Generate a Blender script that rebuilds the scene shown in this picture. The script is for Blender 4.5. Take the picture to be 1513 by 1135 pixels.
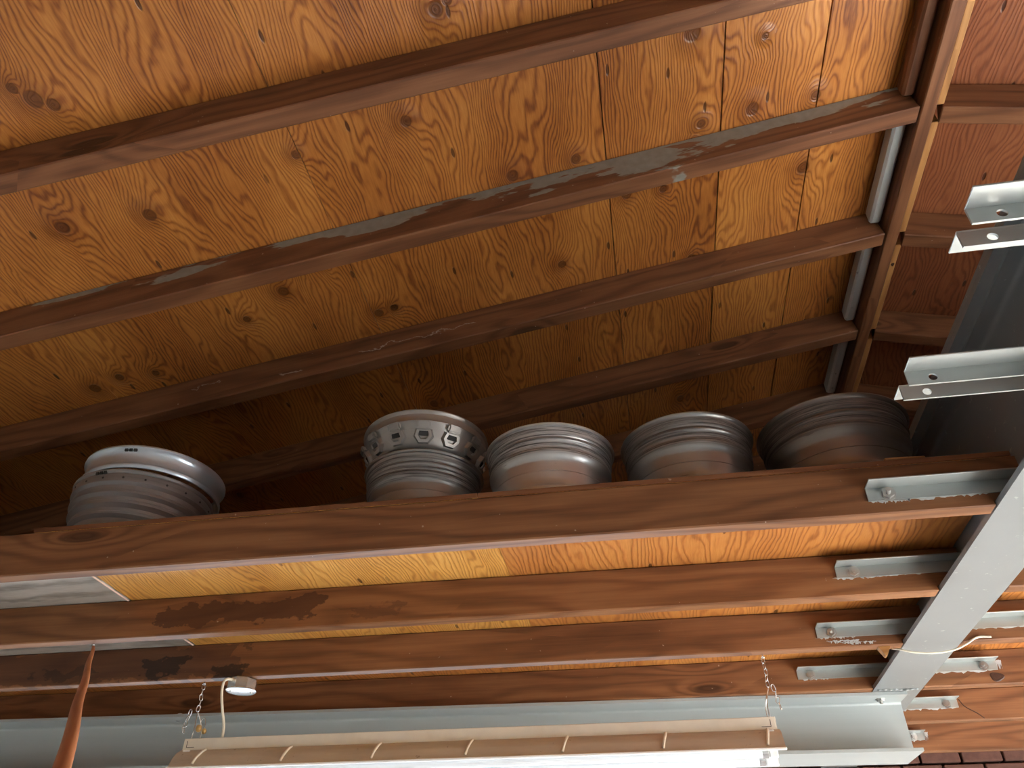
import bpy, bmesh, math, random
from mathutils import Vector, Matrix
random.seed(7)
for o in list(bpy.data.objects): bpy.data.objects.remove(o)
sc = bpy.context.scene
col = sc.collection
EYE = 1.6                                   # camera height; heights below are given relative to it through Z()
def Z(z): return z + EYE

# ------------------------------------------------------------------ camera
F = 1150.0; W_, H_ = 1513.0, 1135.0
vy = (1003-756.5, 1446-567.5)
Yc = Vector((vy[0], vy[1], F)).normalized()
s = -.0692; px, py = -34, 248
a = (F*F + vy[1]*(py - s*px))/(vy[0] + vy[1]*s); b = py - s*(a+px)
Xc = -Vector((-a, b, F)).normalized()
Zc = Xc.cross(Yc)
cam = bpy.data.objects.new('camera', bpy.data.cameras.new('camera')); col.objects.link(cam)
cx = Vector((Xc.x, Yc.x, Zc.x)); cy = -Vector((Xc.y, Yc.y, Zc.y)); cz = -Vector((Xc.z, Yc.z, Zc.z))
M = Matrix((cx, cy, cz)).transposed().to_4x4(); M.translation = (0, 0, EYE)
cam.matrix_world = M
cam.data.sensor_width = 36; cam.data.lens = F/W_*36; cam.data.clip_start = .02
sc.camera = cam
# ------------------------------------------------------------------ world, sun, exposure
w = bpy.data.worlds.new('world'); sc.world = w; w.use_nodes = True
nt = w.node_tree; nt.nodes.clear()
sky = nt.nodes.new('ShaderNodeTexSky'); sky.sky_type = 'NISHITA'; sky.sun_disc = False
sky.sun_elevation = math.radians(33); sky.sun_rotation = math.radians(125); sky.dust_density = 2.0
bg = nt.nodes.new('ShaderNodeBackground'); bg.inputs[1].default_value = .22
wo = nt.nodes.new('ShaderNodeOutputWorld')
nt.links.new(sky.outputs[0], bg.inputs[0]); nt.links.new(bg.outputs[0], wo.inputs[0])
sun = bpy.data.objects.new('sun', bpy.data.lights.new('sun', 'SUN')); col.objects.link(sun)
sun.data.energy = 7.0; sun.data.angle = math.radians(.6); sun.data.color = (1, .97, .93)
sd = Vector((-.66, .10, -.60)).normalized()         # light travels left, away and down
sun.rotation_euler = sd.to_track_quat('-Z', 'Y').to_euler(); sun.location = (6, -5, 8)
sc.view_settings.view_transform = 'Standard'; sc.view_settings.look = 'None'
sc.view_settings.gamma = 1; sc.view_settings.use_curve_mapping = False
sc.view_settings.exposure = 3.1

# ------------------------------------------------------------------ node helpers
class NT:
    def __init__(s, name):
        s.m = bpy.data.materials.new(name); s.m.use_nodes = True
        s.t = s.m.node_tree; s.t.nodes.clear()
        s.out = s.n('ShaderNodeOutputMaterial'); s.b = s.n('ShaderNodeBsdfPrincipled')
        s.l(s.b.outputs[0], s.out.inputs[0])
        s.tc = s.n('ShaderNodeTexCoord'); s.oi = s.n('ShaderNodeObjectInfo')
    def n(s, t): return s.t.nodes.new(t)
    def l(s, a, b): s.t.links.new(a, b)
    def put(s, sock, v):
        if v is None: return
        if hasattr(v, 'is_output'): s.l(v, sock)
        else:
            if isinstance(v, (tuple, list)) and len(v) == 3 and len(sock.default_value) == 4: v = (*v, 1)
            sock.default_value = v
    def math(s, op, a, b=None, c=None, clamp=False):
        q = s.n('ShaderNodeMath'); q.operation = op; q.use_clamp = clamp
        for i, v in enumerate((a, b, c)): s.put(q.inputs[i], v)
        return q.outputs[0]
    def vec(s, op, a, b=None):
        q = s.n('ShaderNodeVectorMath'); q.operation = op
        s.put(q.inputs[0], a); s.put(q.inputs[1], b)
        return q.outputs['Value'] if op in ('DISTANCE', 'LENGTH') else q.outputs[0]
    def noise(s, v, scale=1, detail=2, rough=.5):
        q = s.n('ShaderNodeTexNoise'); s.put(q.inputs['Vector'], v); q.inputs['Scale'].default_value = scale
        q.inputs['Detail'].default_value = detail; q.inputs['Roughness'].default_value = rough
        return q.outputs[0]
    def voro(s, v, scale=1, dim='3D'):
        q = s.n('ShaderNodeTexVoronoi'); q.voronoi_dimensions = dim; s.put(q.inputs['Vector'], v); q.inputs['Scale'].default_value = scale
        return q.outputs['Distance'], q.outputs['Color']
    def sep(s, v):
        q = s.n('ShaderNodeSeparateXYZ'); s.put(q.inputs[0], v); return q.outputs
    def step(s, v, lo, hi, a=0., b=1.):
        q = s.n('ShaderNodeMapRange'); q.interpolation_type = 'SMOOTHSTEP'
        s.put(q.inputs[0], v); s.put(q.inputs[1], lo); s.put(q.inputs[2], hi); s.put(q.inputs[3], a); s.put(q.inputs[4], b)
        return q.outputs[0]
    def mix(s, f, a, b, mode='MIX'):
        q = s.n('ShaderNodeMix'); q.data_type = 'RGBA'; q.blend_type = mode
        s.put(q.inputs[0], f); s.put(q.inputs[6], a); s.put(q.inputs[7], b); return q.outputs[2]
    def ramp(s, f, stops):
        q = s.n('ShaderNodeValToRGB'); s.put(q.inputs[0], f); e = q.color_ramp.elements
        while len(e) < len(stops): e.new(.5)
        for i, (p, c) in enumerate(stops): e[i].position = p; e[i].color = (*c, 1)
        return q.outputs[0]
    def bump(s, h, strength=.3, dist=.01):
        q = s.n('ShaderNodeBump'); q.inputs['Strength'].default_value = strength; q.inputs['Distance'].default_value = dist
        s.put(q.inputs['Height'], h); s.l(q.outputs[0], s.b.inputs['Normal'])
    def fin(s, color=None, rough=None, metal=None, spec=None):
        s.put(s.b.inputs['Base Color'], color); s.put(s.b.inputs['Roughness'], rough)
        s.put(s.b.inputs['Metallic'], metal); s.put(s.b.inputs['Specular IOR Level'], spec)
        return s.m
    def P(s, k=17.):                          # object coordinates shifted by a random amount for each object
        q = s.math('MULTIPLY', s.oi.outputs['Random'], k)
        return s.vec('ADD', s.tc.outputs['Object'], s.vec('MULTIPLY', (1., .37, .61), s.comb(q)))
    def comb(s, v):
        q = s.n('ShaderNodeCombineXYZ')
        for i in range(3): s.put(q.inputs[i], v)
        return q.outputs[0]

def lumber(name, dark, mid, light, gloss=.52, stain=None, grey=None, knots=.72):
    """sawn board, grain along local X"""
    t = NT(name); P = t.P()
    low = t.noise(t.vec('MULTIPLY', P, (.9, 5, 5)), 1, 2)
    d, c = t.voro(t.vec('MULTIPLY', P, (1.7, 3.0, 6.5)))
    sel = t.step(t.sep(c)[0], knots, knots+.02)
    bend = t.math('MULTIPLY', t.math('POWER', 2.718, t.math('MULTIPLY', d, -5.5)), sel)
    x, y, z = t.sep(P)
    ph = t.math('ADD', t.math('MULTIPLY', z, 95), t.math('MULTIPLY', y, 70))
    ph = t.math('ADD', ph, t.math('MULTIPLY', low, 34)); ph = t.math('ADD', ph, t.math('MULTIPLY', bend, 30))
    ring = t.math('MULTIPLY_ADD', t.math('SINE', ph), .5, .5)
    fib = t.noise(t.vec('MULTIPLY', P, (5, 170, 170)), 1, 2)
    blo = t.noise(t.vec('MULTIPLY', P, (1.6, 5, 5)), 1, 4, .6)
    stk = t.noise(t.vec('MULTIPLY', P, (1.6, 60, 60)), 1, 3, .6)
    v = t.math('ADD', t.math('MULTIPLY', t.math('SUBTRACT', .8, t.math('POWER', ring, 2.)), .20), t.math('MULTIPLY', fib, .16))
    v = t.math('ADD', v, t.math('MULTIPLY', stk, .30))
    v = t.math('ADD', v, t.math('MULTIPLY', blo, .48))
    cc = t.ramp(v, [(.22, dark), (.52, mid), (.88, light)])
    kn = t.math('MULTIPLY', t.step(d, .17, .10), sel)
    cc = t.mix(t.math('MULTIPLY', kn, .75), cc, tuple(q*.45 for q in dark))
    dirt = t.step(t.noise(t.vec('MULTIPLY', P, (60, 60, 60)), 1, 1), .78, .82)
    cc = t.mix(t.math('MULTIPLY', dirt, .5), cc, (.55, .45, .36))
    O = t.tc.outputs['Object']
    if stain:                                   # dark water stains: list of (x0, x1, zlow, zhigh, colour, amount)
        ox, oy, oz = t.sep(O)
        wob = t.noise(t.vec('MULTIPLY', O, (9, 0, 14)), 1, 4, .6)
        for (x0, x1, z0, z1, sc_, am) in stain:
            dx = t.math('ADD', ox, t.math('MULTIPLY_ADD', wob, .5, -.25)); dz = t.math('ADD', oz, t.math('MULTIPLY_ADD', wob, .13, -.065))
            m1 = t.math('MULTIPLY', t.step(dx, x0, x0+.02), t.step(dx, x1, x1-.02))
            m2 = t.math('MULTIPLY', t.step(dz, z0, z0+.006), t.step(dz, z1, z1-.006))
            cc = t.mix(t.math('MULTIPLY', t.math('MULTIPLY', m1, m2), am), cc, sc_)
    r = gloss
    if grey:                                    # old grey paint left in ragged patches
        ox, oy, oz = t.sep(O)
        g = t.noise(t.vec('MULTIPLY', O, (2.6, 3, 13)), 1, 5, .55)
        g = t.math('ADD', g, t.math('MULTIPLY_ADD', oz, 2.3, grey))
        gx = t.math('ABSOLUTE', t.math('ADD', ox, .95))
        g = t.math('SUBTRACT', g, t.math('MULTIPLY', gx, .07))
        cc = t.mix(t.step(g, .60, .625, 0., .92), cc, t.mix(t.noise(O, 30, 3), (.20, .19, .15), (.36, .35, .30)))
    h = t.math('ADD', t.math('MULTIPLY', fib, .5), t.math('MULTIPLY', ring, .25))
    t.bump(t.math('ADD', h, t.math('MULTIPLY', kn, .8)), .25, .003)
    return t.fin(cc, r, 0., .32)

def plywood(name, dark, mid, light, knots=(), gloss=.36, lines=1., randknots=True, axis='Y'):
    """rotary-cut veneer: contour-like grain, local Y along the grain; knots given in local x, y, radius"""
    t = NT(name); O = t.tc.outputs['Object']; P = t.P(9.)
    if axis == 'X':
        x0, y0, z0 = t.sep(P); q = t.n('ShaderNodeCombineXYZ'); t.l(y0, q.inputs[0]); t.l(x0, q.inputs[1]); P = q.outputs[0]
    bend = None; near = None
    for (kx, ky, kr) in knots:
        dv = t.vec('MULTIPLY', t.vec('SUBTRACT', O, (kx, ky, 0)), (1/kr, .85/kr, 0))
        d = t.vec('LENGTH', dv)
        near = d if near is None else t.math('MINIMUM', near, d)
    d2, c2 = t.voro(t.vec('MULTIPLY', P, (2.0, 1.3, 0)), 1, '2D')
    sel = t.step(t.sep(c2)[1], .72, .74) if randknots else 0.
    bend = t.math('MULTIPLY', t.math('POWER', 2.718, t.math('MULTIPLY', d2, -6.)), sel)
    if near is not None:
        bend = t.math('ADD', bend, t.math('POWER', 2.718, t.math('MULTIPLY', near, -.36)))
    low = t.noise(t.vec('MULTIPLY', P, (3.2, .75, 0)), 1, 3, .55)
    px_, py_, pz_ = t.sep(P)
    wig = t.noise(t.vec('MULTIPLY', P, (22, 9, 0)), 1, 2)
    ph = t.math('ADD', t.math('MULTIPLY', px_, 380*lines), t.math('MULTIPLY', low, 150*lines))
    ph = t.math('ADD', ph, t.math('MULTIPLY', bend, 48*lines)); ph = t.math('ADD', ph, t.math('MULTIPLY', wig, 6.))
    sn = t.math('MULTIPLY_ADD', t.math('SINE', ph), .5, .5)
    ring = t.math('POWER', sn, 2.2)
    fib = t.noise(t.vec('MULTIPLY', P, (150, 14, 0)), 1, 2)
    blo = t.noise(t.vec('MULTIPLY', P, (3.0, 1.0, 0)), 1, 4, .6)
    rnd = t.math('MULTIPLY_ADD', t.oi.outputs['Random'], .14, -.07)
    v = t.math('ADD', t.math('MULTIPLY', t.math('SUBTRACT', .75, ring), .24), t.math('MULTIPLY', fib, .30))
    v = t.math('ADD', t.math('ADD', v, rnd), t.math('MULTIPLY', blo, .62))
    cc = t.ramp(v, [(.26, dark), (.52, mid), (.80, light)])
    kdark = tuple(q*.5 for q in dark)
    kn = t.math('MULTIPLY', t.step(d2, .045, .03), sel)
    halo = t.math('MULTIPLY', t.step(d2, .16, .04), sel)
    if near is not None:
        kn = t.math('MAXIMUM', kn, t.step(near, 1., .75)); halo = t.math('MAXIMUM', halo, t.step(near, 3.2, 1.))
    cc = t.mix(t.math('MULTIPLY', halo, .45), cc, dark); cc = t.mix(t.math('MULTIPLY', kn, .7), cc, kdark)
    # small slits and dents that follow the grain
    d3, c3 = t.voro(t.vec('MULTIPLY', P, (9., 2.6, 0)), 1, '2D')
    sl = t.math('MULTIPLY', t.step(d3, .07, .04), t.step(t.sep(c3)[0], .60, .64))
    cc = t.mix(t.math('MULTIPLY', sl, .8), cc, tuple(q*.25 for q in dark))
    h = t.math('ADD', t.math('MULTIPLY', ring, .22), t.math('MULTIPLY', fib, .25))
    h = t.math('ADD', h, t.math('MULTIPLY', halo, 2.2)); h = t.math('SUBTRACT', h, t.math('MULTIPLY', sl, 1.2))
    h = t.math('SUBTRACT', h, t.math('MULTIPLY', kn, .8))
    t.bump(h, .45, .006)
    return t.fin(cc, gloss, 0., .5)

def metal(name, c1, c2, rough, met, speck=None, streak=None, bump=.05):
    t = NT(name); P = t.P()
    v = t.noise(t.vec('MULTIPLY', P, streak or (6, 6, 6)), 1, 4, .6)
    cc = t.mix(v, c1, c2)
    f = t.noise(P, 90, 2)
    if speck:
        cc = t.mix(t.math('MULTIPLY', t.step(t.noise(P, 38, 3, .6), .66, .72), .6), cc, speck)
    t.bump(f, bump, .002)
    return t.fin(cc, t.math('MULTIPLY_ADD', v, .16, rough-.08), met, .5)

def rim_metal(name, c1, c2, z0, z1, grime, met=.85, rough=.34):
    """cast or pressed wheel; brake dust and tyre marks lie in ragged rings between heights z0 and z1"""
    t = NT(name); P = t.P(); O = t.tc.outputs['Object']
    x, y, z = t.sep(O)
    v = t.noise(t.vec('MULTIPLY', P, (5, 5, 12)), 1, 4, .6)
    cc = t.mix(v, c1, c2)
    g = t.noise(t.vec('MULTIPLY', P, (5, 5, 260)), 1, 5, .7)
    band = t.math('MULTIPLY', t.step(z, z0-.01, z0+.01), t.step(z, z1+.006, z1-.006))
    k = t.math('MULTIPLY', t.step(g, .36, .66), band)
    sc_ = t.math('MULTIPLY', t.step(t.noise(t.vec('MULTIPLY', P, (10, 10, 70)), 1, 3), .70, .73), .5)
    k = t.math('MAXIMUM', t.math('MULTIPLY', k, grime), t.math('MULTIPLY', sc_, grime))
    cc = t.mix(k, cc, (.035, .03, .026))
    t.bump(g, .12, .002)
    return t.fin(cc, t.math('ADD', rough, t.math('MULTIPLY', k, .35)), t.math('SUBTRACT', met, t.math('MULTIPLY', k, .7)), .5)

def plain(name, c, rough=.5, met=0., var=.15):
    t = NT(name); v = t.noise(t.P(), 25, 3)
    return t.fin(t.mix(v, tuple(q*(1-var) for q in c), tuple(min(1, q*(1+var)) for q in c)), rough, met, .45)

MJ = lumber('joist_wood', (.080, .031, .013), (.185, .077, .031), (.33, .155, .066))
MJ2 = lumber('joist_wood_stained', (.090, .035, .014), (.205, .085, .033), (.36, .168, .070),
             stain=[(2.80, 3.42, .03, .115, (.07, .027, .014), .8), (3.55, 3.75, .02, .07, (.10, .04, .02), .5)])
MJ3 = lumber('joist_wood_blackened', (.080, .031, .013), (.185, .077, .031), (.33, .150, .064),
             stain=[(1.0, 2.9, .0, .15, (.055, .024, .016), .55), (2.42, 2.62, .015, .10, (.02, .013, .010), .8), (2.75, 2.92, -.02, .055, (.018, .012, .010), .75), (1.9, 2.2, .03, .07, (.03, .016, .01), .6)])
MR = lumber('rafter_wood', (.070, .027, .012), (.165, .066, .028), (.29, .132, .058))
MRG = lumber('rafter_wood_grey_paint', (.070, .027, .012), (.165, .066, .028), (.29, .132, .058), grey=-.045)
MRS = lumber('rafter_wood_scuffed', (.070, .027, .012), (.165, .066, .028), (.29, .132, .058), stain=[(-2.35, -1.80, .062, .072, (.48, .42, .38), .9), (-2.75, -2.6, .03, .045, (.42, .36, .32), .75), (-3.1, -2.95, .085, .095, (.42, .36, .32), .75)])
MRD = lumber('blocking_wood', (.17, .075, .022), (.36, .17, .055), (.56, .30, .10), knots=.85)
KN = [(-1.744, 1.118, .030), (-1.70, 1.15, .022), (-1.78, 1.07, .018), (-.655, 1.507, .022), (-.331, 1.839, .026), (-.084, 1.836, .022), (-1.644, 1.618, .026),
      (-1.059, 1.528, .018), (-.46, 1.16, .026), (-.42, 1.14, .018), (.837, 1.822, .022), (.595, 1.811, .028), (.40, 1.82, .020), (.38, 1.90, .018), (.36, 1.45, .032),
      (.62, 1.53, .014), (.83, 2.15, .028), (.37, 2.50, .020), (-1.95, 1.58, .028), (-1.15, 2.03, .020), (-1.02, 2.37, .022), (-.95, 2.36, .018), (-1.35, 2.12, .024),
      (-2.33, 2.40, .026), (-2.2, 2.37, .020), (-2.05, 2.40, .016), (-1.55, 2.22, .018), (.10, 2.06, .024), (-.2, 2.35, .02), (.25, 2.08, .018)]
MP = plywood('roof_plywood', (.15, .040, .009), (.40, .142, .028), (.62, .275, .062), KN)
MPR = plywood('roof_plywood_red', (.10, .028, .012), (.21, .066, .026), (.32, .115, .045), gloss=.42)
MPY = plywood('loft_plywood_yellow', (.30, .11, .02), (.62, .29, .06), (.80, .45, .12), lines=1.1, randknots=False)
MPO = plywood('loft_plywood_orange', (.22, .065, .014), (.46, .17, .04), (.60, .27, .07), lines=.8, randknots=False)
MPG = plywood('loft_plywood_weathered', (.12, .10, .08), (.34, .31, .26), (.52, .48, .42), lines=.12, randknots=False, axis='X')
ME = plain('plywood_edge', (.42, .24, .11), .7, 0, .4)
MS = metal('beam_paint', (.205, .225, .225), (.275, .295, .295), .42, .2, (.45, .47, .46))
MH = metal('header_paint', (.36, .41, .41), (.47, .52, .52), .40, .2, None, (.6, 8, 14))
MB = metal('galvanised', (.36, .40, .39), (.50, .53, .51), .38, .6, None, (3, 20, 20), .1)
MBO = metal('bolt_steel', (.40, .41, .40), (.60, .61, .58), .38, .8)
MW = plain('white_smear', (.50, .51, .50), .7, 0, .3)
MGP = metal('grey_paint_block', (.50, .54, .52), (.66, .70, .67), .45, 0., (.12, .10, .08))
MF = plain('fixture_enamel', (.74, .70, .60), .42, 0, .08)
MFS = metal('fixture_wing_shade', (.33, .26, .20), (.62, .56, .47), .6, 0., (.18, .13, .09), (3, 18, 18))  # backlit shade of the reflector wings painted into the colour as brown
MFW = plain('fixture_white', (.86, .88, .87), .35, 0, .04)
MT = plain('tube_glass', (.85, .90, .93), .25, 0, .03)
MK = plain('black_mark', (.02, .018, .016), .6)
MZ = metal('zinc', (.55, .57, .58), (.74, .76, .76), .25, .85)
MBR = metal('brass', (.50, .33, .12), (.66, .46, .20), .35, .8)
MCO = plain('cord_cream', (.72, .68, .55), .45, 0, .06)
MST = lumber('stick_wood', (.20, .065, .028), (.38, .145, .065), (.52, .25, .13), .55, knots=.95)
t = NT('concrete'); P = t.P(); MC = t.fin(t.mix(t.noise(P, 1.3, 5, .65), (.50, .50, .49), (.62, .62, .61)), .85)
MBK = plain('brick', (.12, .055, .04), .85, 0, .5)
MWL = plain('wall_paint', (.50, .50, .48), .85, 0, .08)
MMO = plain('mortar', (.42, .38, .33), .9, 0, .25)

# ------------------------------------------------------------------ mesh helpers
def obj(name, bm, mat, parent=None, loc=None, rot=None, smooth=False):
    me = bpy.data.meshes.new(name); bmesh.ops.recalc_face_normals(bm, faces=bm.faces[:]); bm.to_mesh(me); bm.free()
    if smooth:
        for p in me.polygons: p.use_smooth = True
    me.materials.append(mat)
    o = bpy.data.objects.new(name, me); col.objects.link(o)
    if parent: o.parent = parent
    if loc: o.location = loc
    if rot: o.rotation_euler = rot
    return o
def empty(name, loc=(0, 0, 0), rot=(0, 0, 0)):
    o = bpy.data.objects.new(name, None); col.objects.link(o); o.location = loc; o.rotation_euler = rot; o.empty_display_size = .05
    return o
def tag(o, label=None, cat=None, group=None, kind=None):
    if label: o['label'] = label
    if cat: o['category'] = cat
    if group: o['group'] = group
    if kind: o['kind'] = kind
    return o
def bevel(bm, w, seg=1):
    if w: bmesh.ops.bevel(bm, geom=bm.edges[:], offset=w, segments=seg, affect='EDGES', clamp_overlap=True)
    return bm
def box(x0, x1, y0, y1, z0, z1, bv=0, bm=None):
    b = bmesh.new()
    bmesh.ops.create_cube(b, size=1)
    bmesh.ops.scale(b, vec=(x1-x0, y1-y0, z1-z0), verts=b.verts)
    bmesh.ops.translate(b, vec=((x0+x1)/2, (y0+y1)/2, (z0+z1)/2), verts=b.verts)
    bevel(b, bv)
    if bm is None: return b
    me = bpy.data.meshes.new('t'); b.to_mesh(me); b.free(); bm.from_mesh(me); bpy.data.meshes.remove(me)
    return bm
def extrude(pts, axis, a0, a1):
    """closed outline (u, v) pulled along an axis: 'Y' -> (u, a, v), 'X' -> (a, u, v)"""
    b = bmesh.new(); L = []
    for aa in (a0, a1):
        L.append([b.verts.new((u, aa, v) if axis == 'Y' else (aa, u, v)) for u, v in pts])
    n = len(pts)
    for i in range(n): b.faces.new((L[0][i], L[0][(i+1) % n], L[1][(i+1) % n], L[1][i]))
    b.faces.new(L[0]); b.faces.new(L[1][::-1])
    return b
def lathe(prof, n=64):
    """closed profile (r, z) turned about Z"""
    b = bmesh.new(); R = []
    for k in range(n):
        c, s_ = math.cos(2*math.pi*k/n), math.sin(2*math.pi*k/n)
        R.append([b.verts.new((r*c, r*s_, z)) for r, z in prof])
    m = len(prof)
    for k in range(n):
        A, B = R[k], R[(k+1) % n]
        for i in range(m): b.faces.new((A[i], A[(i+1) % m], B[(i+1) % m], B[i]))
    return b
def tube(pts, rad, n=8, closed=False, flat=1., bm=None):
    b = bm or bmesh.new(); pts = [Vector(p) for p in pts]; N = len(pts); rings = []
    up = Vector((.13, .31, .94)).normalized()
    for i, p in enumerate(pts):
        t_ = (pts[(i+1) % N] - pts[i-1]) if (closed or 0 < i < N-1) else (pts[1]-pts[0] if i == 0 else pts[-1]-pts[-2])
        t_.normalize(); u = t_.cross(up)
        if u.length < .1: u = t_.cross(Vector((1, 0, 0)))
        u.normalize(); v = t_.cross(u)
        r = rad[i] if isinstance(rad, (list, tuple)) else rad
        rings.append([b.verts.new(p + u*r*math.cos(2*math.pi*k/n) + v*r*flat*math.sin(2*math.pi*k/n)) for k in range(n)])
    for i in range(N if closed else N-1):
        A, B = rings[i], rings[(i+1) % N]
        for k in range(n): b.faces.new((A[k], A[(k+1) % n], B[(k+1) % n], B[k]))
    if not closed: b.faces.new(rings[0][::-1]); b.faces.new(rings[-1])
    return b
def crv(P, n=10):
    """smooth line through points"""
    P = [Vector(p) for p in P]; out = []
    Q = [P[0]*2-P[1]] + P + [P[-1]*2-P[-2]]
    for i in range(1, len(Q)-2):
        for k in range(n):
            u = k/n; a_, b_, c_, d_ = Q[i-1:i+3]
            out.append(.5*((2*b_)+(c_-a_)*u+(2*a_-5*b_+4*c_-d_)*u*u+(3*b_-a_-3*c_+d_)*u**3))
    return out + [P[-1]]
def smooth_by(o, deg=35):
    me = o.data
    for p in me.polygons: p.use_smooth = True
    try: me.set_sharp_from_angle(angle=math.radians(deg))
    except Exception: pass
    return o

# ------------------------------------------------------------------ setting: floor, back wall
fl = obj('floor', box(-14, 14, -14, 14, -.1, 0), MC); tag(fl, kind='structure')
RX, RZ, SL, SR = 1.185, 2.54, .18, -.27       # ridge (rafter underside) and the two pitches
HR = .147
def roofz(x): return Z(RZ + HR + (SL*(x-RX) if x < RX else SR*(x-1.24 if x > 1.24 else 0)))
gable = [(x, roofz(x)+.004) for x in (4.55, 1.25, 1.18, -4.6)]
DOORH = 2.2
def wall(name, bm): return tag(obj(name, bm, MWL if name != 'wall_back' else MMO), kind='structure')
wb = wall('wall_back', extrude([(-4.6, 0), (-4.2, 0), (-4.2, 1.4), (.45, 1.4), (.45, 0), (4.55, 0)] + gable, 'Y', 5.405, 5.55))
wall('wall_front', extrude([(-4.6, 0), (4.55, 0)] + gable, 'Y', -1.95, -1.81))
wall('wall_left', box(-4.75, -4.605, -1.95, 5.55, 0, roofz(-4.6)))
rw = box(4.555, 4.70, 3.6, 5.55, 0, roofz(4.55)); box(4.555, 4.70, -1.95, 3.6, 2.3, roofz(4.55), 0, rw); box(4.555, 4.70, -1.95, -.2, 0, 2.3, 0, rw)
wall('wall_right', rw)
bmr = box(0, .215, 0, .10, 0, .065, .004); mb = None
for row in range(5):
    for i in range(12):
        x = .62 + i*.228 + (row % 2)*.114; zz = Z(1.17) - row*.078
        if mb is None:
            k = obj('brick', bmr, MBK, wb, (x, 5.312, zz)); mb = k.data
        else:
            k = bpy.data.objects.new('brick', mb); col.objects.link(k); k.parent = wb; k.location = (x, 5.312 + random.uniform(-.004, .004), zz)

# ------------------------------------------------------------------ roof
ceil = empty('ceiling', (0, 0, 0)); tag(ceil, kind='structure')
aL, aR = math.atan(SL), math.atan(SR)
# left slope panels; local x follows the slope, local y is world Y, all share one frame so that grain and knots stay put
pl_loc = (0, 0, Z(RZ - SL*RX + HR/math.cos(aL))); kL = 1/math.cos(aL)
xs = [-4.9, -3.65, -2.245, -1.03, .03, .47, .833, 1.30]
for i in range(len(xs)-1):
    g = .0025 if i >= 4 else .001
    obj('plywood_panel', box(xs[i]*kL+g, xs[i+1]*kL-g, -1.8, 5.4, 0, .016, .0008), MP, ceil, pl_loc, (0, -aL, 0))
obj('seam_light_block', box(-4.95*kL, 1.22*kL, -1.8, 5.4, .0165, .05), MR, ceil, pl_loc, (0, -aL, 0))  # unseen slab added above the panels to stop sky light at the seams
RXR = 1.24
pr_loc = (RXR, 0, Z(RZ + HR/math.cos(aR))); kR = 1/math.cos(aR)
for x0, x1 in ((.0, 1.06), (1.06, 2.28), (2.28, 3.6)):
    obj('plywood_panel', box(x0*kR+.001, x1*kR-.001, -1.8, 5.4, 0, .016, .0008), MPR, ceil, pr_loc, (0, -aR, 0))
obj('seam_light_block', box(.0, 3.7*kR, -1.8, 5.4, .0165, .05), MR, ceil, pr_loc, (0, -aR, 0))  # added unseen backing, keeps sky light out of this slope too

# rafters
RY = [.70, 1.298, 1.872, 2.492, 3.128, 3.74, 4.36, 5.0]
LL = ['brown rafter nearest the open front end of the roof', 'plain brown rafter between two wide bays of knotty plywood, no grey paint',
      'rafter streaked with ragged grey paint along its side', 'brown rafter with white scuff marks passing just above the stacked wheels',
      'shaded brown rafter passing behind the tops of the wheel rims', 'brown rafter hidden in the dark of the loft above the header',
      'brown rafter deep in the loft behind the header', 'last brown rafter against the back wall']
for i, y in enumerate(RY):
    L = 5.85
    o = obj('roof_rafter', box(-L, -.002, 0, .07, 0, HR, .004), {2: MRG, 3: MRS}.get(i, MR), None, (RX, y, Z(RZ)), (0, -aL, .0152 if i == 1 else 0))
    tag(o, LL[i], 'rafter', 'rafters of the left roof slope')
LR = ['near right-hand rafter above the open roof end', 'right-hand rafter facing the plain brown rafter across the ridge', 'right-hand rafter facing the grey-streaked rafter across the ridge board',
      'right-hand rafter behind the upper pair of empty brackets', 'dim right-hand rafter above the lower pair of empty brackets', 'right-hand rafter in the dark above the steel beam end',
      'right-hand rafter deep above the header', 'right-hand rafter against the back wall']
for i, y in enumerate(RY):
    o = obj('roof_rafter', box(.018, 3.55, 0, .07, 0, HR, .004), MR, None, (RXR, y+.01, Z(RZ)-.004), (0, -aR, 0))
    tag(o, LR[i], 'rafter', 'rafters of the right roof slope')
o = obj('ridge_board', box(-3.6, 3.6, RX, RX+.052, -.004, .175, .004), MR); o.data.transform(Matrix.Translation((0, 0, 0)))
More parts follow.
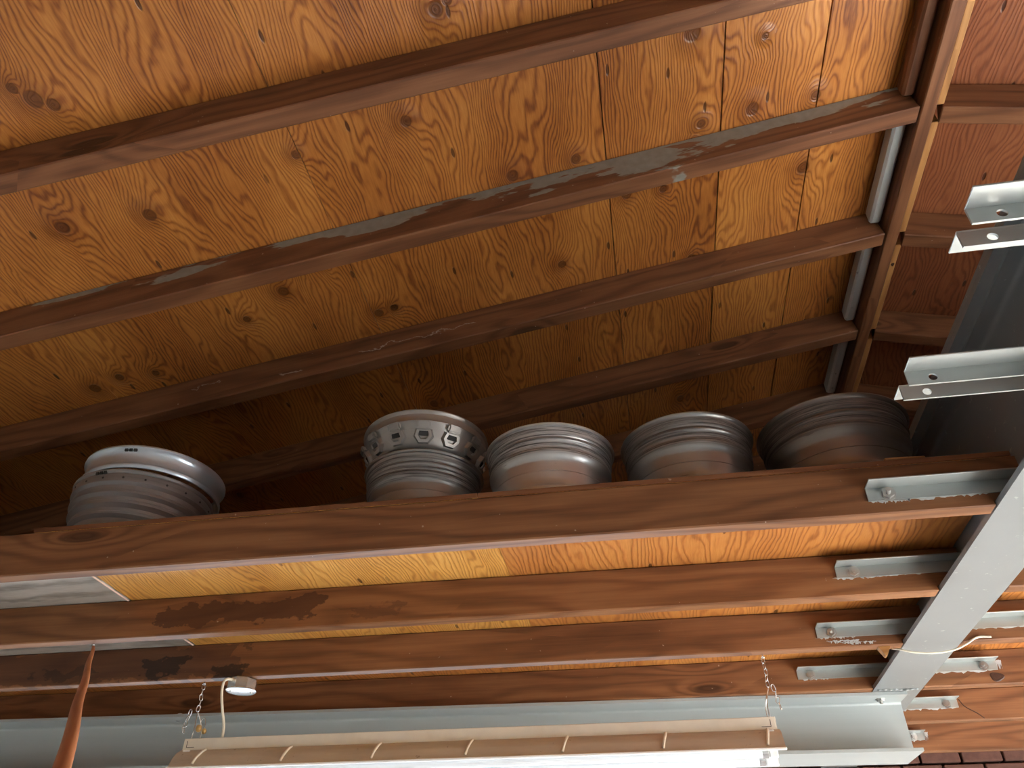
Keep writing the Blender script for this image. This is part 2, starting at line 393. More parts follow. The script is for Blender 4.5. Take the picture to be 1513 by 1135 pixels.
# ridge runs along Y: rebuild with local X as its length so the grain follows it
bpy.data.objects.remove(o)
o = obj('ridge_board', box(-1.8, 5.4, -.026, .026, -.006, .165, .004), MR, None, (RX+.027, 0, Z(RZ)), (0, 0, math.pi/2)); 
tag(o, 'long brown ridge board that the rafters of both slopes butt against', 'ridge board')
for i in range(len(RY)-1):
    y0, y1 = RY[i]+.0715, RY[i+1]-.0015
    gm = MGP if i in (2, 3, 4) else MR
    o = obj('ridge_blocking', box(0, y1-y0, -.024, .024, 0, .075, .010), gm, None, (RX-.030, y0, Z(RZ+.062)), (0, 0, math.pi/2))
    tag(o, ['brown rounded blocking under the ridge near the roof end', 'brown rounded blocking beside the plain rafter at the ridge', 'chipped grey-painted blocking between the grey-streaked rafter and the scuffed rafter',
            'grey-painted blocking between the scuffed rafter and the shaded rafter', 'dim grey-painted blocking behind the shaded rafter, above the wheels', 'brown blocking at the ridge above the header', 'brown blocking at the ridge by the back wall'][i], 'blocking', 'blocking left of the ridge')
    y0, y1 = RY[i]+.0815, RY[i+1]+.0085
    o = obj('ridge_blocking', box(0.0, y1-y0, -.013, .013, 0, .10, .002), MRD, None, (RXR+.014, y0, Z(RZ+.006)), (0, 0, math.pi/2))
    tag(o, ['pale yellow blocking strip right of the ridge near the roof end', 'pale yellow blocking strip right of the ridge, in the bay with no bracket below', 'yellow blocking strip right of the ridge, beside the grey chipped blocking',
            'yellow blocking strip with a dark knot right of the ridge', 'dull yellow blocking strip right of the ridge, above the wheels', 'yellow blocking strip right of the ridge above the header', 'yellow blocking strip right of the ridge by the back wall'][i], 'blocking', 'blocking right of the ridge')
    if i == 3: strip = o

# ------------------------------------------------------------------ steel beam (along Y) and header (along X)
def ibeam(w2, h, tf, tw, r):
    pts = []
    def arc(cx_, cz_, a0, a1):
        return [(cx_ + r*math.cos(math.radians(a0+(a1-a0)*k/4)), cz_ + r*math.sin(math.radians(a0+(a1-a0)*k/4))) for k in range(5)]
    pts += [(-w2, 0), (w2, 0), (w2, tf)] + arc(tw+r, tf+r, 270, 180) + arc(tw+r, h-tf-r, 180, 90) + [(w2, h-tf), (w2, h), (-w2, h), (-w2, h-tf)]
    pts += arc(-tw-r, h-tf-r, 90, 0) + arc(-tw-r, tf+r, 0, -90) + [(-w2, tf)]
    return pts
BX = 1.056; TW = .007
beam = empty('steel_beam', (BX, 0, Z(1.0)))
tag(beam, 'deep grey-painted steel beam under the ridge, wire looped beneath it', 'steel beam')
o = obj('beam_section', extrude(ibeam(.101, .475, .017, TW, .016), 'Y', -1.7, 5.30), MS, beam); smooth_by(o)
o = obj('nailer_plate', extrude([(-.101, .4755), (.101, .4755), (.101, .492), (-.101, .492)], 'Y', -1.7, 5.30), MS, beam)
for sx in (-1, 1):                                        # rolled ridge along the flange underside
    obj('flange_ridge', extrude([(sx*.068, .4585), (sx*.058, .4585), (sx*.060, .452), (sx*.066, .452)], 'Y', -1.7, 5.30), MS, beam)
bw = tube(crv([(-.085+.024*k, 3.703+random.uniform(-.006, .006), -.003+random.uniform(-.002, .003)) for k in range(8)], 4), [.0045+.002*math.sin(k*1.7) for k in range(29)], 6)
obj('weld_bead', bw, MS, beam, smooth=True)
hd = empty('header_beam', (0, 3.69, Z(1.0)), (0, 0, math.radians(2.1)))
tag(hd, 'pale grey steel header beam behind the hanging light, its end cut square', 'steel beam')
hp = [(u+.135, v-.2415) for u, v in ibeam(.128, .240, .013, .006, .014)]
o = obj('header_section', extrude(hp, 'X', -4.7, 1.10), MH, hd); smooth_by(o)
def bolt(parent, loc, rot=(0, 0, 0), L=.018, mat=None, hexr=.0165):
    b = bmesh.new()
    bmesh.ops.create_cone(b, segments=6, radius1=hexr, radius2=hexr*.96, depth=.010, cap_ends=True, matrix=Matrix.Translation((0, 0, .005)))
    bmesh.ops.create_cone(b, segments=12, radius1=.0068, radius2=.0062, depth=L, cap_ends=True, matrix=Matrix.Translation((0, 0, .010+L/2)))
    bmesh.ops.create_cone(b, segments=16, radius1=hexr*1.25, radius2=hexr*1.25, depth=.0025, cap_ends=True, matrix=Matrix.Translation((0, 0, .0012)))
    return obj('bolt', b, mat or MBO, parent, loc, rot)
bolt(hd, (1.00, .07, -.0145), (math.pi, 0, 0), .010)
bolt(hd, (-2.28, .075, .0), (math.pi/2, 0, .3), .012)

# ------------------------------------------------------------------ joists, their brackets, paint smears
HJ, TJ = .147, .050
JY = {1: 2.022, 2: 2.600, 3: 3.112, 4: 3.692, 5: 4.285, 6: 4.945}
XL = -4.6; WEB = BX - TW
jl = {1: 'brown joist directly carrying the row of wheel rims', 2: 'brown joist with a dark water stain, touched by the tip of the stick', 3: 'brown joist with blackened patches, holding the light chains and metal box',
      4: 'brown joist resting on top of the steel header', 5: 'brown joist hidden behind the steel header', 6: 'brown joist hidden far behind the steel header by the brick wall'}
jr = {1: 'right-hand joist in line with the joist that carries the wheels', 2: 'right-hand joist in line with the water-stained joist', 3: 'right-hand joist under the end of the cream wire',
      4: 'right-hand joist with a big dark knot and smeared bracket', 5: 'right-hand joist with a scraped groove beside its bracket', 6: 'last right-hand joist just above the brick wall'}
J = {}
for k, y in JY.items():
    mt = {2: MJ2, 3: MJ3}.get(k, MJ)
    jb_ = box(0, BX-.103-XL, 0, TJ, 0, HJ, .004); box(BX-.108-XL, WEB-XL-.001, .0005, TJ-.0005, .0185, HJ-.0005, .001, jb_)   # notched over the beam flange
    o = obj('ceiling_joist', jb_, mt, None, (XL, y, Z(1.0))); tag(o, jl[k], 'joist', 'joists left of the steel beam'); J[k] = o
    jb_ = box(0, 3.3, 0, TJ, 0, HJ, .004); box(-.094, .005, .0005, TJ-.0005, .0185, HJ-.0005, .001, jb_)
    o = obj('ceiling_joist', jb_, MJ, None, (BX+.103, y, Z(1.0))); tag(o, jr[k], 'joist', 'joists right of the steel beam'); J[-k] = o
LEG, LEGH, TH = .042, .054, .0045
def angle_bm(L, back=False):
    """angle iron along X: upright leg hangs from z=0, level leg points to -Y (or +Y for the rear one); one bolt hole drawn as a real opening"""
    sy = 1 if back else -1
    b = bmesh.new()
    # level leg
    box(0, L, min(0, sy*LEGH), max(0, sy*LEGH), -TH, 0, .001, b)
    # upright leg with a round hole: ring of quads around it
    hx, hz, hr, n = .055, -.025, .0095, 16
    y0, y1 = (0, sy*TH)
    def ringpt(k):
        a_ = 2*math.pi*k/n; return hx+hr*math.cos(a_), hz+hr*math.sin(a_)
    def sqpt(k):
        a_ = 2*math.pi*k/n; c, s_ = math.cos(a_), math.sin(a_); q = max(abs(c), abs(s_)); return hx+.016*c/q, hz+.016*s_/q
    I = [[b.verts.new((ringpt(k)[0], yy, ringpt(k)[1])) for k in range(n)] for yy in (y0, y1)]
    S = [[b.verts.new((sqpt(k)[0], yy, sqpt(k)[1])) for k in range(n)] for yy in (y0, y1)]
    for q in range(2):
        for k in range(n): b.faces.new((I[q][k], I[q][(k+1) % n], S[q][(k+1) % n], S[q][k]))
    for k in range(n): b.faces.new((I[0][k], I[0][(k+1) % n], I[1][(k+1) % n], I[1][k]))
    ya, yb = min(y0, y1), max(y0, y1)
    box(0, hx-.016, ya, yb, -LEG, -TH, 0, b); box(hx+.016, L, ya, yb, -LEG, -TH, 0, b)
    box(hx-.016, hx+.016, ya, yb, -LEG, hz-.016, 0, b); box(hx-.016, hx+.016, ya, yb, hz+.016, -TH, 0, b)
    return b
BL = WEB - .637
def bracket(y, z, label, back=False, right=False, bolted=True, nut=True, dx=0):
    L = BL - dx
    o = empty('angle_bracket', (WEB - L if not right else BX+TW+L, y, Z(z)), (0, 0, 0))
    tag(o, label, 'bracket', 'angle brackets on the steel beam')
    b = angle_bm(L, back)
    if right: bmesh.ops.scale(b, vec=(-1, 1, 1), verts=b.verts)
    obj('angle_iron', b, MB, o)
    if bolted: bolt(o, ((-.055 if right else .055), -TH if not back else TH, -.025), (math.pi/2 if not back else -math.pi/2, 0, random.uniform(-.4, .4)), .020 if nut else .003)
    return o
lbl = {1: 'galvanised angle bracket bolted to the joist that carries the wheels', 2: 'galvanised angle bracket on the water-stained joist, plain bolt head', 3: 'galvanised angle bracket on the blackened joist above the cream wire', 4: 'galvanised angle bracket in the shade of the joist resting on the header',
       5: 'angle bracket behind the header', 6: 'angle bracket far behind the header'}
lbr = {1: 'right-hand angle bracket level with the wheels', 2: 'right-hand angle bracket on the water-stained joist line', 3: 'right-hand bracket with a square nut, just above the cream wire', 4: 'right-hand bracket ringed by splattered white paint beside the dark knot', 5: 'right-hand bracket with a round bolt head beside the scraped joist', 6: 'right-hand bracket mostly hidden by the header end, only its white tip showing'}
bz = {1: 1.080, 2: 1.104, 3: 1.080, 4: 1.095, 5: 1.095, 6: 1.095}
for k, y in JY.items():
    if k < 5: bracket(y-.0005, bz[k], lbl[k], nut=k in (1, 3), dx=.012 if k > 1 else 0)
    if k > 1: bracket(y-.0005, bz[k]+.006, lbr[k], right=True, nut=k in (3, 4))
for y, nm in ((1.517, 'lower'), (1.041, 'upper')):
    bracket(y, 1.099, 'empty galvanised angle of the %s bracket pair, its level leg turned to the open bay' % nm, bolted=False)
    bracket(y+.0505, 1.098, 'empty dark angle of the %s bracket pair, its level leg turned towards the wheels' % nm, back=True, bolted=False)
def smear(joist, x0, x1, zt, d, seed, mat=MW, side=-.0012):
    """ragged paint left on a joist's side; x in world, z relative to the joist foot"""
    rnd = random.Random(seed); b = bmesh.new(); n = 36; T = []; Bm = []
    ox = joist.location.x
    for i in range(n+1):
        u = i/n; x = x0+(x1-x0)*u - ox; e = min(1, 6*min(u, 1-u)+.15)
        T.append((x, zt + rnd.uniform(-.002, .002)*1)); Bm.append((x+rnd.uniform(-.003, .003), zt - .75*e*d*(rnd.uniform(.25, 1.) if rnd.random() > .25 else .12)))
    V = [[b.verts.new((p[0], yy, p[1])) for p in Q] for Q in (T, Bm) for yy in (side, .0005)]
    for i in range(n):
        b.faces.new((V[0][i], V[0][i+1], V[2][i+1], V[2][i])); b.faces.new((V[1][i], V[1][i+1], V[3][i+1], V[3][i]))
        b.faces.new((V[0][i], V[0][i+1], V[1][i+1], V[1][i])); b.faces.new((V[2][i], V[2][i+1], V[3][i+1], V[3][i]))
    b.faces.new((V[0][0], V[2][0], V[3][0], V[1][0])); b.faces.new((V[0][n], V[2][n], V[3][n], V[1][n]))
    o = obj('paint_smear', b, mat, joist); o['label'] = 'ragged smear of pale paint'
    return o
smear(J[1], .642, .76, .040, .016, 1); smear(J[1], .70, .95, .040, .012, 2)
smear(J[2], .635, .80, .064, .012, 3); smear(J[2], .70, .95, .064, .007, 30); smear(J[3], .645, .80, .040, .012, 4); smear(J[3], .68, .80, .026, .018, 5); smear(J[3], .76, .90, .0, .0, 6) if 0 else None
smear(J[3], .73, .86, .018, .016, 7); smear(J[4], .655, .80, .055, .010, 8)
for k in (3, 4, 5, 6):
    smear(J[-k], 1.12, 1.475, bz[k]-1-LEG+.008, .016 if k != 3 else .010, 10+k)
smear(J[-4], 1.455, 1.50, bz[4]-1.0+.004, .055, 21); smear(J[-5], 1.455, 1.475, bz[5]-1.0+.004, .05, 22); smear(J[-6], 1.452, 1.50, bz[6]-1.0+.004, .06, 23)
smear(J[1], .955, 1.03, .012, .012, 24)

MKN = plain('knot_wood', (.06, .024, .012), .5, 0, .4)
def knot(parent, loc, rx, rz, rot):
    b = bmesh.new(); bmesh.ops.create_cone(b, segments=20, radius1=1, radius2=.8, depth=1, cap_ends=True)
    for v in b.verts:
        k = 1 + .12*math.sin(3*math.atan2(v.co.y, v.co.x)+1); v.co = Vector((v.co.x*rx*k, v.co.y*rz*k, v.co.z*.003))
    q = obj('knot', b, MKN, parent, loc, rot); q['label'] = 'dark knot'
    return q
knot(strip, (.12, 0, -.0006), .011, .008, (math.pi, 0, 0))
knot(J[-4], (1.462-J[-4].location.x, -.0008, .030), .030, .020, (math.pi/2, 0, 0))
knot(J[-4], (1.462-J[-4].location.x, -.0014, .030), .016, .010, (math.pi/2, 0, 0))
gx = J[-5].location.x
q = obj('scraped_groove', tube(crv([(1.485-gx, 0, .098), (1.505-gx, 0, .062), (1.55-gx, 0, .030), (1.575-gx, 0, .006)], 5), .0025, 6), MKN, J[-5]); q['label'] = 'dark scraped groove'
# loft floor sheets on the joists
zs = Z(1.0+HJ+.0008); PT = .017
def sheet(x0, x1, y0, y1, mat, label, dz=0):
    o = obj('plywood_sheet', box(0, x1-x0, 0, y1-y0, 0, PT, .001), mat, None, (x0, y0, zs+dz)); tag(o, label, 'plywood', 'plywood sheets of the loft floor')
    if y0 < 2.05: obj('front_edge', box(0, x1-x0, -.0025, -.0002, .001, PT-.001, 0), MR, o)
    return o
sg = sheet(-4.55, -1.948, 2.10, 3.26, MPG, 'weathered grey plywood sheet at the end of the loft floor')
obj('split_edge', box(2.597, 2.6015, .0, 1.15, -.004, PT, 0), plain('pale_edge', (.75, .55, .45), .7), sg)
sheet(-1.940, -.458, 2.026, 3.255, MPY, 'yellow plywood loft sheet with swirling grain, beneath the stacked ribbed rims')
sheet(-.456, 1.04, 2.026, 3.255, MPO, 'orange plywood loft sheet beneath the row of single rims, next to the steel beam')
sheet(-4.55, -.458, 3.26, 5.30, MPO, 'plywood loft sheet in the dark above the header')  # extended out of view to stop light rising into the loft
sheet(-.456, 1.04, 3.26, 5.30, MPO, 'plywood loft sheet in the dark beside the beam end')  # likewise carried to the back, unseen, to block light from below
sheet(1.17, 4.4, 2.2, 5.30, MPO, 'plywood loft sheet right of the steel beam')  # also extended out of view to keep light out of the loft
ZP = zs + PT + .0005
o = obj('wood_offcut', box(0, .11, 0, .05, 0, .035, .006), lumber('offcut_wood', (.2, .09, .06), (.35, .18, .13), (.5, .3, .22)), None, (-2.14, 2.16, zs+PT+.0005), (0, 0, .25))
tag(o, 'small reddish wood offcut lying on the weathered grey loft sheet', 'wood offcut')
o = obj('wood_splinter', box(0, .11, 0, .012, 0, .007, .002), MRD, None, (.715, JY[1]+.0, Z(1+HJ)+.0186), (0, 0, .05))
tag(o, 'pale splinter of wood above the bolted bracket', 'splinter')
bt = extrude([(-.022, 0), (.022, 0), (.003, -.034), (-.002, -.034)], 'Y', 0, .03)
o = obj('wood_wedge', bt, MRD, None, (.885, JY[3]+.012, Z(1.0)-.0005)); tag(o, 'small pointed wood wedge under the joist beside the beam', 'wedge')

# ------------------------------------------------------------------ wheels
def closed_profile(outer, th):
    """outer (r, z) from top to foot, then the same line set in by the wall thickness"""
    return outer + [(r-th, z + (th*.4 if i == 0 else (th*.2 if i == len(outer)-1 else 0))) for i, (r, z) in list(enumerate(outer))[::-1]]
def rnd_lip(r, z, w=.005, up=True):
    return [(r-w*1.2, z), (r-.25*w, z-.15*w), (r, z-.9*w), (r-.4*w, z-2.0*w)]
def alloy(r, h):
    q = lambda a_, b_: (r*a_, h*b_)
    return rnd_lip(r, h) + [q(.962, .945), q(.955, .925), q(.950, .90), q(.944, .84), q(.930, .825), q(.932, .805), q(.945, .79), q(.944, .775), q(.922, .755), q(.918, .735), q(.930, .72), q(.928, .70),
            q(.915, .68), q(.918, .655), q(.928, .64), q(.922, .60), q(.895, .55), q(.874, .52), q(.868, .48), q(.866, .36), q(.858, .355), q(.848, .25), q(.850, .20), q(.875, .145), q(.905, .125), q(.915, .06), q(.945, .045), (r*.97, h*.025), (r*.975, .001)]
def wheel(label, x, y, r, h, mat, prof, z=None, rz=0, group='wheel rims stored on the loft', n=72, tilt=(0, 0), disc=True):
    o = empty('wheel_rim', (x, y, z if z is not None else ZP), (tilt[0], tilt[1], rz)); tag(o, label, 'wheel rim', group)
    q = obj('barrel', lathe(closed_profile(prof, .008), n), mat, o, smooth=True); smooth_by(q, 38)
    if disc:
        dz = h*.22
        dp = [(r*.83, dz), (r*.60, dz-.012), (r*.34, dz+.02), (r*.16, dz+.02), (r*.16, dz+.012), (r*.34, dz+.012), (r*.60, dz-.02), (r*.83, dz-.008)]
        obj('wheel_disc', lathe(dp, 48), mat, o, smooth=True)
        for k in range(5):
            a_ = 2*math.pi*k/5
            c = bmesh.new(); bmesh.ops.create_cone(c, segments=12, radius1=.010, radius2=.009, depth=.004, cap_ends=True)
            obj('lug_seat', c, MK, o, (r*.25*math.cos(a_), r*.25*math.sin(a_), dz+.022))
    return o
def valve_hole(o, r, z, az, rad=.004):
    c = bmesh.new(); bmesh.ops.create_cone(c, segments=12, radius1=rad, radius2=rad, depth=.002, cap_ends=True)
    q = obj('valve_hole', c, MK, o, (r*math.cos(az), r*math.sin(az), z), (0, math.pi/2, az))
    return q
MA3 = rim_metal('alloy_bright', (.46, .47, .46), (.62, .63, .62), .150, .242, .95)
MA4 = rim_metal('alloy_grey', (.25, .25, .24), (.38, .38, .36), .150, .240, .95)
MA5 = rim_metal('alloy_brown', (.16, .14, .125), (.27, .24, .21), .165, .255, .95)
MA2 = rim_metal('alloy_dull', (.23, .23, .22), (.36, .36, .34), .110, .195, 1.)
MA2U = rim_metal('alloy_cast', (.27, .255, .23), (.42, .40, .37), .0, .01, .35, .7, .42)
MA1 = rim_metal('steel_ribbed', (.20, .19, .185), (.30, .30, .30), .20, .21, .25, .55, .40)
MA1U = rim_metal('steel_sky_tint', (.46, .54, .60), (.62, .70, .76), .0, .01, .15, .75, .30)  # blue sky reflection put into the base colour of the metal
w3 = wheel('brightest silver alloy rim, standing beside the stack topped by a slotted casting', -.262, 2.262, .220, .250, MA3, alloy(.220, .250))
w4 = wheel('grey alloy rim with a scuffed dark band between the brightest rim and the largest rim', .198, 2.285, .220, .256, MA4, alloy(.220, .256), rz=1)
w5 = wheel('largest brown-tinged alloy rim in shade, nearest the steel beam', .672, 2.30, .240, .270, MA5, alloy(.240, .270), rz=2)
w2 = wheel('dull scuffed alloy rim, lower of the stack topped by a slotted casting', -.705, 2.275, .207, .212, MA2, alloy(.207, .212), rz=.6)
# upper of that stack: face-down casting whose tapering face with raised slots drops into the rim below
r = .224; h = .132
up = [(r-.006, h), (r-.001, h-.001), (r, h-.005), (r-.003, h-.010), (r*.965, h-.014), (r*.955, h-.032), (r*.968, h-.037), (r*.972, h-.042), (r*.945, h-.047), (r*.875, h-.084), (r*.81, h-.108), (r*.76, h-.120), (r*.68, h-.126)]
w2u = wheel('upturned cast rim with a ring of raised slots, upper of its stack', -.712, 2.285, r, h, MA2U, up, z=ZP+.2335, tilt=(0, 0), disc=False)
for k in range(13):
    a_ = 2*math.pi*k/13 + .12
    b = bmesh.new()
    # six-sided raised boss, tapering outwards, lying on the tapering face (local z out of the face)
    hexo = [(-.017, .006), (-.021, -.010), (-.011, -.025), (.011, -.025), (.021, -.010), (.017, .006)]
    lo = [b.verts.new((u*1.12, v*1.08, -.006)) for u, v in hexo]; hi = [b.verts.new((u*.88, v*.9, .009)) for u, v in hexo]
    for i in range(6): b.faces.new((lo[i], lo[(i+1) % 6], hi[(i+1) % 6], hi[i]))
    inn = [b.verts.new((u*.58, v*.58-.001, .009)) for u, v in hexo]; dp_ = [b.verts.new((u*.5, v*.5-.001, .001)) for u, v in hexo]
    for i in range(6):
        b.faces.new((hi[i], hi[(i+1) % 6], inn[(i+1) % 6], inn[i])); b.faces.new((inn[i], inn[(i+1) % 6], dp_[(i+1) % 6], dp_[i]))
    b.faces.new(dp_)
    rr, zz = r*.893, h-.078
    sl = math.atan2(.060, r*.115)
    q = obj('slot_boss', b, MA2U, w2u)
    ca, sa = math.cos(a_), math.sin(a_)
    nrm = Vector((ca*.84, sa*.84, -.54)).normalized(); tx = Vector((-sa, ca, 0)); ty = nrm.cross(tx)
    m = (Matrix((tx, ty, nrm)).transposed() @ Matrix.Diagonal((1.55, 1.55, 1.25))).to_4x4(); m.translation = (rr*ca, rr*sa, zz); q.matrix_local = m
    b = bmesh.new(); bmesh.ops.create_cube(b, size=1); bmesh.ops.scale(b, vec=(.030, .018, .014), verts=b.verts); bevel(b, .004, 2)
    t2 = obj('saddle_tab', b, MA2U, q, (0, .0165, .003))
    b = box(-.010, .010, -.007, .004, .0, .0035, .001); obj('slot_opening', b, MK, q, (0, -.001, .0015))
# the pair at the other end: ribbed steel rim with a shallow rim set on it
H1 = .236; r1 = .246
p1 = [(r1-.006, H1), (r1-.001, H1-.001), (r1, H1-.006), (r1-.002, H1-.011), (r1*.972, H1-.014), (r1*.984, H1-.020), (r1*.985, H1-.046), (r1*.972, H1-.050), (r1*.940, H1-.056), (r1*.938, H1-.072), (r1*.962, H1-.077), (r1*.962, H1-.086),
      (r1*.915, H1-.096), (r1*.912, H1-.108), (r1*.936, H1-.113), (r1*.934, H1-.122), (r1*.875, H1-.134), (r1*.870, H1-.146), (r1*.892, H1-.150), (r1*.888, H1-.157), (r1*.83, H1-.168), (r1*.83, H1-.19), (r1*.86, H1-.20), (r1*.92, H1-.212), (r1*.95, H1-.222), (r1*.98, H1-.226), (r1*.985, .001)]
w1 = wheel('ribbed grey steel rim, lower of the stack capped by a sky-tinted silver rim', -1.79, 2.31, r1, H1, MA1, p1)
for k in range(16): valve_hole(w1, r1*.9855, H1-.033, -2.5 + k*.30, .0038)
r1u = .252; h1u = .088
p1u = [(r1u-.007, h1u), (r1u-.001, h1u-.001), (r1u, h1u-.007), (r1u-.004, h1u-.012), (r1u*.965, h1u-.016), (r1u*.945, h1u-.028), (r1u*.938, h1u-.050), (r1u*.942, h1u-.062), (r1u*.958, h1u-.070), (r1u*.978, h1u-.073), (r1u*.980, h1u-.080), (r1u*.962, .001)]
w1u = wheel('shiny silver shallow rim tinted with reflected sky with a clip-on weight, upper of its stack', -1.772, 2.312, r1u, h1u, MA1U, p1u, z=ZP+H1+.006, disc=False)
def weight(parent, r, z, az, n=3):
    for k in range(n):
        a_ = az + k*.065
        b = box(-.0035, .0035, -.0065, .0065, -.006, .006, .0015)
        obj('clip_weight', b, MK, parent, (r*math.cos(a_), r*math.sin(a_), z), (0, 0, a_))
weight(w1u, r1u*.966, h1u-.017, -1.46); weight(w1, r1*.984, H1-.012, -1.72)

# ------------------------------------------------------------------ hanging shop light
LX0, LX1, LY = -1.86, .432, 3.137
sh = empty('shop_light', (0, LY, Z(.635))); tag(sh, 'long fluorescent shop light hanging on chains in front of the header', 'ceiling light')
obj('housing', box(LX0, LX1, -.055, .055, .075, .120, .002), MF, sh)
def wing(sy, x0, x1, mat, t_):
    o_ = [(sy*.050, .078), (sy*.062, .074), (sy*.085, .060), (sy*.107, .035), (sy*.122, .006), (sy*.128, .0), (sy*.135, .0)]
    i_ = [(sy*.135, -.004), (sy*.126, -.004), (sy*.1185, .004), (sy*.1035, .033), (sy*.082, .057), (sy*.061, .070), (sy*.050, .074)]
    return extrude(o_+i_, 'X', x0, x1)
for sy in (-1, 1):
    q = obj('reflector_wing', wing(sy, LX0-.005, LX1+.010, MFS, 0), MFS, sh); smooth_by(q, 40)
    li = [(sy*.134, -.0045), (sy*.126, -.0045), (sy*.1180, .004), (sy*.1030, .0325), (sy*.0815, .0565), (sy*.0605, .0695), (sy*.0, .0735), (sy*.0, .0725), (sy*.0605, .0685), (sy*.081, .0555), (sy*.102, .0315), (sy*.117, .003), (sy*.126, -.0055), (sy*.134, -.0055)]
    q = obj('reflector_lining', extrude(li, 'X', LX0-.004, LX1+.009), MFW, sh); smooth_by(q, 40)
    n = 7
    for k in range(n):
        x = LX0 + .10 + k*(LX1-LX0-.14)/(n-1)
        path = [(x+.006, sy*.066, .0745), (x+.003, sy*.087, .0605), (x-.003, sy*.108, .0365), (x-.008, sy*.120, .012)]
        q = obj('pressed_rib', tube(crv(path, 4), .0055, 6), MF, sh, smooth=True)
    obj('rolled_lip', box(LX0-.006, LX1+.012, sy*.131-.006, sy*.131+.006, -.008, .0005, .002), MFW, sh)
    tb = tube([(LX0+.05, sy*.062, -.002), (LX1-.05, sy*.062, -.002)], .0165, 20)
    tq = obj('fluorescent_tube', tb, MT, sh, smooth=True); smooth_by(tq, 40)
    for xe in (LX0+.045, LX1-.065):
        obj('tube_cap', tube([(xe, sy*.062, -.002), (xe+.02, sy*.062, -.002)], .0172, 20), MZ, tq)
    for xe in (LX0+.012, LX1-.042):
        obj('lamp_socket', box(xe, xe+.03, sy*.062-.014, sy*.062+.014, -.020, .073, .003), MFW, sh)
for xe in (LX0-.003, LX1):                                   # end plates
    obj('end_plate', box(xe, xe+.003, -.054, .054, .074, .1205, .0008), MF, sh)
for xa, dx in ((LX0+.012, 1), (LX1-.016, -1)):               # scribed corner mark on the housing
    obj('corner_mark', box(min(xa, xa+dx*.002), max(xa, xa+dx*.002), -.0558, -.0545, .088, .111, 0), MK, sh)
    obj('corner_mark', box(min(xa, xa+dx*.034), max(xa, xa+dx*.034), -.0558, -.0545, .086, .0875, 0), MK, sh)

def link_bm(L=.026, wd=.013, r_=.0017):
    pts = []
    for k in range(16):
        a_ = 2*math.pi*k/16; c, s_ = math.cos(a_), math.sin(a_)
        pts.append((wd/2*c, 0, (L/2-wd/2)*(1 if s_ > 0 else -1)*(1 if abs(s_) > .05 else 0) + wd/2*s_))
    return tube(pts, r_, 6, closed=True)
lk = None
def chain(x, y, z0, n, label, lean=0.):
    global lk
    o = empty('hanging_chain', (x, y, z0)); tag(o, label, 'chain', 'chains holding the shop light')
    for k in range(n):
        if lk is None:
            q = obj('chain_link', link_bm(), MZ, o, smooth=True); lk = q.data
        else:
            q = bpy.data.objects.new('chain_link', lk); col.objects.link(q); q.parent = o
        q.location = (lean*k*.02 + random.uniform(-.002, .002), random.uniform(-.001, .001), -.020 - k*.0222); q.rotation_euler = (random.uniform(-.12, .12), random.uniform(-.15, .15)+lean, (math.pi/2 if k % 2 else 0)+.5)
    hk = crv([(.0, 0, .004), (.0, 0, -.004), (.005, 0, -.009), (.0, 0, -.014), (-.005, 0, -.010)], 5)
    obj('screw_hook', tube(hk, .0017, 6), MZ, o, smooth=True)
    return o
c1 = chain(.44, 3.145, Z(1.0)-.003, 5, 'thin steel chain holding the end of the shop light nearest the steel beam')
c2 = chain(-1.872, 3.145, Z(1.0)-.003, 5, 'thin steel chain holding the end of the shop light beside the metal box', 0.)
for c_, xs_ in ((c1, -1), (c2, 1)):
    for yy in (-.03, .03):
        pts = crv([(0, 0, -.122), (.012*xs_, yy*.6, -.155), (.02*xs_, yy, -.19), (.018*xs_, yy*1.0, -.2405)], 6)
        obj('wire_bail', tube(pts, .0022, 6), MZ, c_, smooth=True)
    for k in range(4):
        q = bpy.data.objects.new('chain_link', lk); col.objects.link(q); q.parent = c_
        q.location = (-.012*xs_ - .004*k*xs_, -.035, -.135-.022*k); q.rotation_euler = (.2, .25*xs_, k*1.57)
o = empty('brass_bead', (-1.83, 3.112, Z(.80))); tag(o, 'pair of small brass beads at the chain beside the metal box', 'bead')
for k, (dx, dz) in enumerate(((0, 0), (.026, -.012))):
    b = bmesh.new(); bmesh.ops.create_uvsphere(b, u_segments=16, v_segments=10, radius=.013 if k == 0 else .010); bmesh.ops.scale(b, vec=(1, 1, 1.15), verts=b.verts)
    obj('bead', b, MBR, o, (dx, 0, dz), smooth=True)
obj('bead_loop', tube(crv([(0, 0, .012), (.004, 0, .03), (.013, 0, .04), (.022, 0, .028), (.026, 0, .0)], 6), .0015, 6), MZ, o, smooth=True)

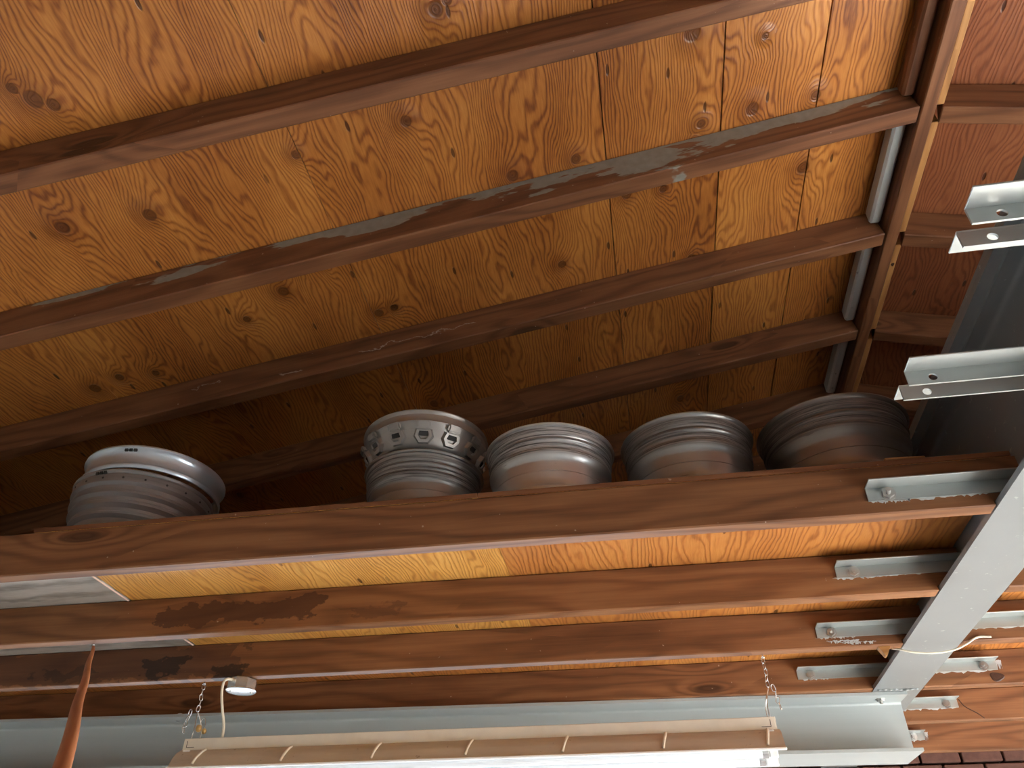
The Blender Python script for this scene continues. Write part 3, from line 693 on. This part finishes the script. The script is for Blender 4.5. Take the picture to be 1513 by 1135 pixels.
# round metal junction box under the blackened joist, its cord down to the light
jb = empty('junction_box', (-1.70, 3.150, Z(1.0)-.0008)); tag(jb, 'round galvanised junction box under the blackened joist', 'junction box')
q = obj('box_body', lathe([(.001, 0), (.056, 0), (.060, -.004), (.060, -.044), (.056, -.044), (.056, -.006), (.001, -.006)], 8), MZ, jb)
q = obj('cover_plate', lathe([(.001, -.0445), (.062, -.0445), (.063, -.047), (.060, -.0495), (.045, -.0495), (.030, -.052), (.001, -.052)], 40), MZ, jb, smooth=True); smooth_by(q, 40)
for a_ in (.5, 3.6):
    b = bmesh.new(); bmesh.ops.create_cone(b, segments=10, radius1=.0045, radius2=.0045, depth=.003, cap_ends=True); obj('cover_screw', b, MBO, jb, (.042*math.cos(a_), .042*math.sin(a_), -.051))
b = bmesh.new(); bmesh.ops.create_cone(b, segments=12, radius1=.011, radius2=.010, depth=.012, cap_ends=True); obj('cable_clamp', b, MZ, jb, (-.012, -.064, -.020), (math.pi/2, 0, 0))
pc = crv([(-1.712, 3.078, Z(.979)), (-1.722, 3.060, Z(.976)), (-1.730, 3.050, Z(.962)), (-1.728, 3.048, Z(.92)), (-1.716, 3.058, Z(.86)), (-1.708, 3.085, Z(.80)), (-1.714, 3.105, Z(.7565))], 8)
o = obj('power_cord', tube(pc, .0055, 10), MCO, None, smooth=True); tag(o, 'flat cream power cord from the junction box to the shop light', 'cord')
yc = crv([(.915, 3.14, Z(.995)), (.935, 3.12, Z(.984)), (.98, 3.11, Z(.968)), (1.05, 3.11, Z(.962)), (1.12, 3.11, Z(.970)), (1.17, 3.11, Z(.990)), (1.20, 3.105, Z(1.006)), (1.225, 3.108, Z(1.012)), (1.26, 3.108, Z(1.010))], 8)
o = obj('electric_wire', tube(yc, .0038, 8), MCO, None, smooth=True); tag(o, 'thin cream wire sagging under the steel beam', 'wire')

# stick held up against the water-stained joist
st = empty('wooden_stick', (-2.064, 2.640, Z(.985))); tag(st, 'reddish tapered wooden stick reaching up to the water-stained joist', 'stick')
T = Vector((-2.064, 2.640, .985)); Bq = Vector((-.77, 1.0, .2146)); dr = (Bq-T)
L = dr.length*1.28; d_ = dr.normalized()
n = 22; b = tube([(0 + L*k/n, 0.0015*math.sin(k*.9), .0015*math.cos(k*1.3)) for k in range(n+1)], [.0055+.0062*(min(1, (k/n)*1.28))**.8 for k in range(n+1)], 12)
q = obj('shaft', b, MST, st, smooth=True); q.rotation_euler = d_.to_track_quat('X', 'Z').to_euler()
hk = [(0, 0, 0), (-.010, .003, .008), (-.012, .006, .0125), (-.004, .008, .0135)]
obj('wire_hook', tube(crv(hk, 6), .002, 6), MZ, st, smooth=True)
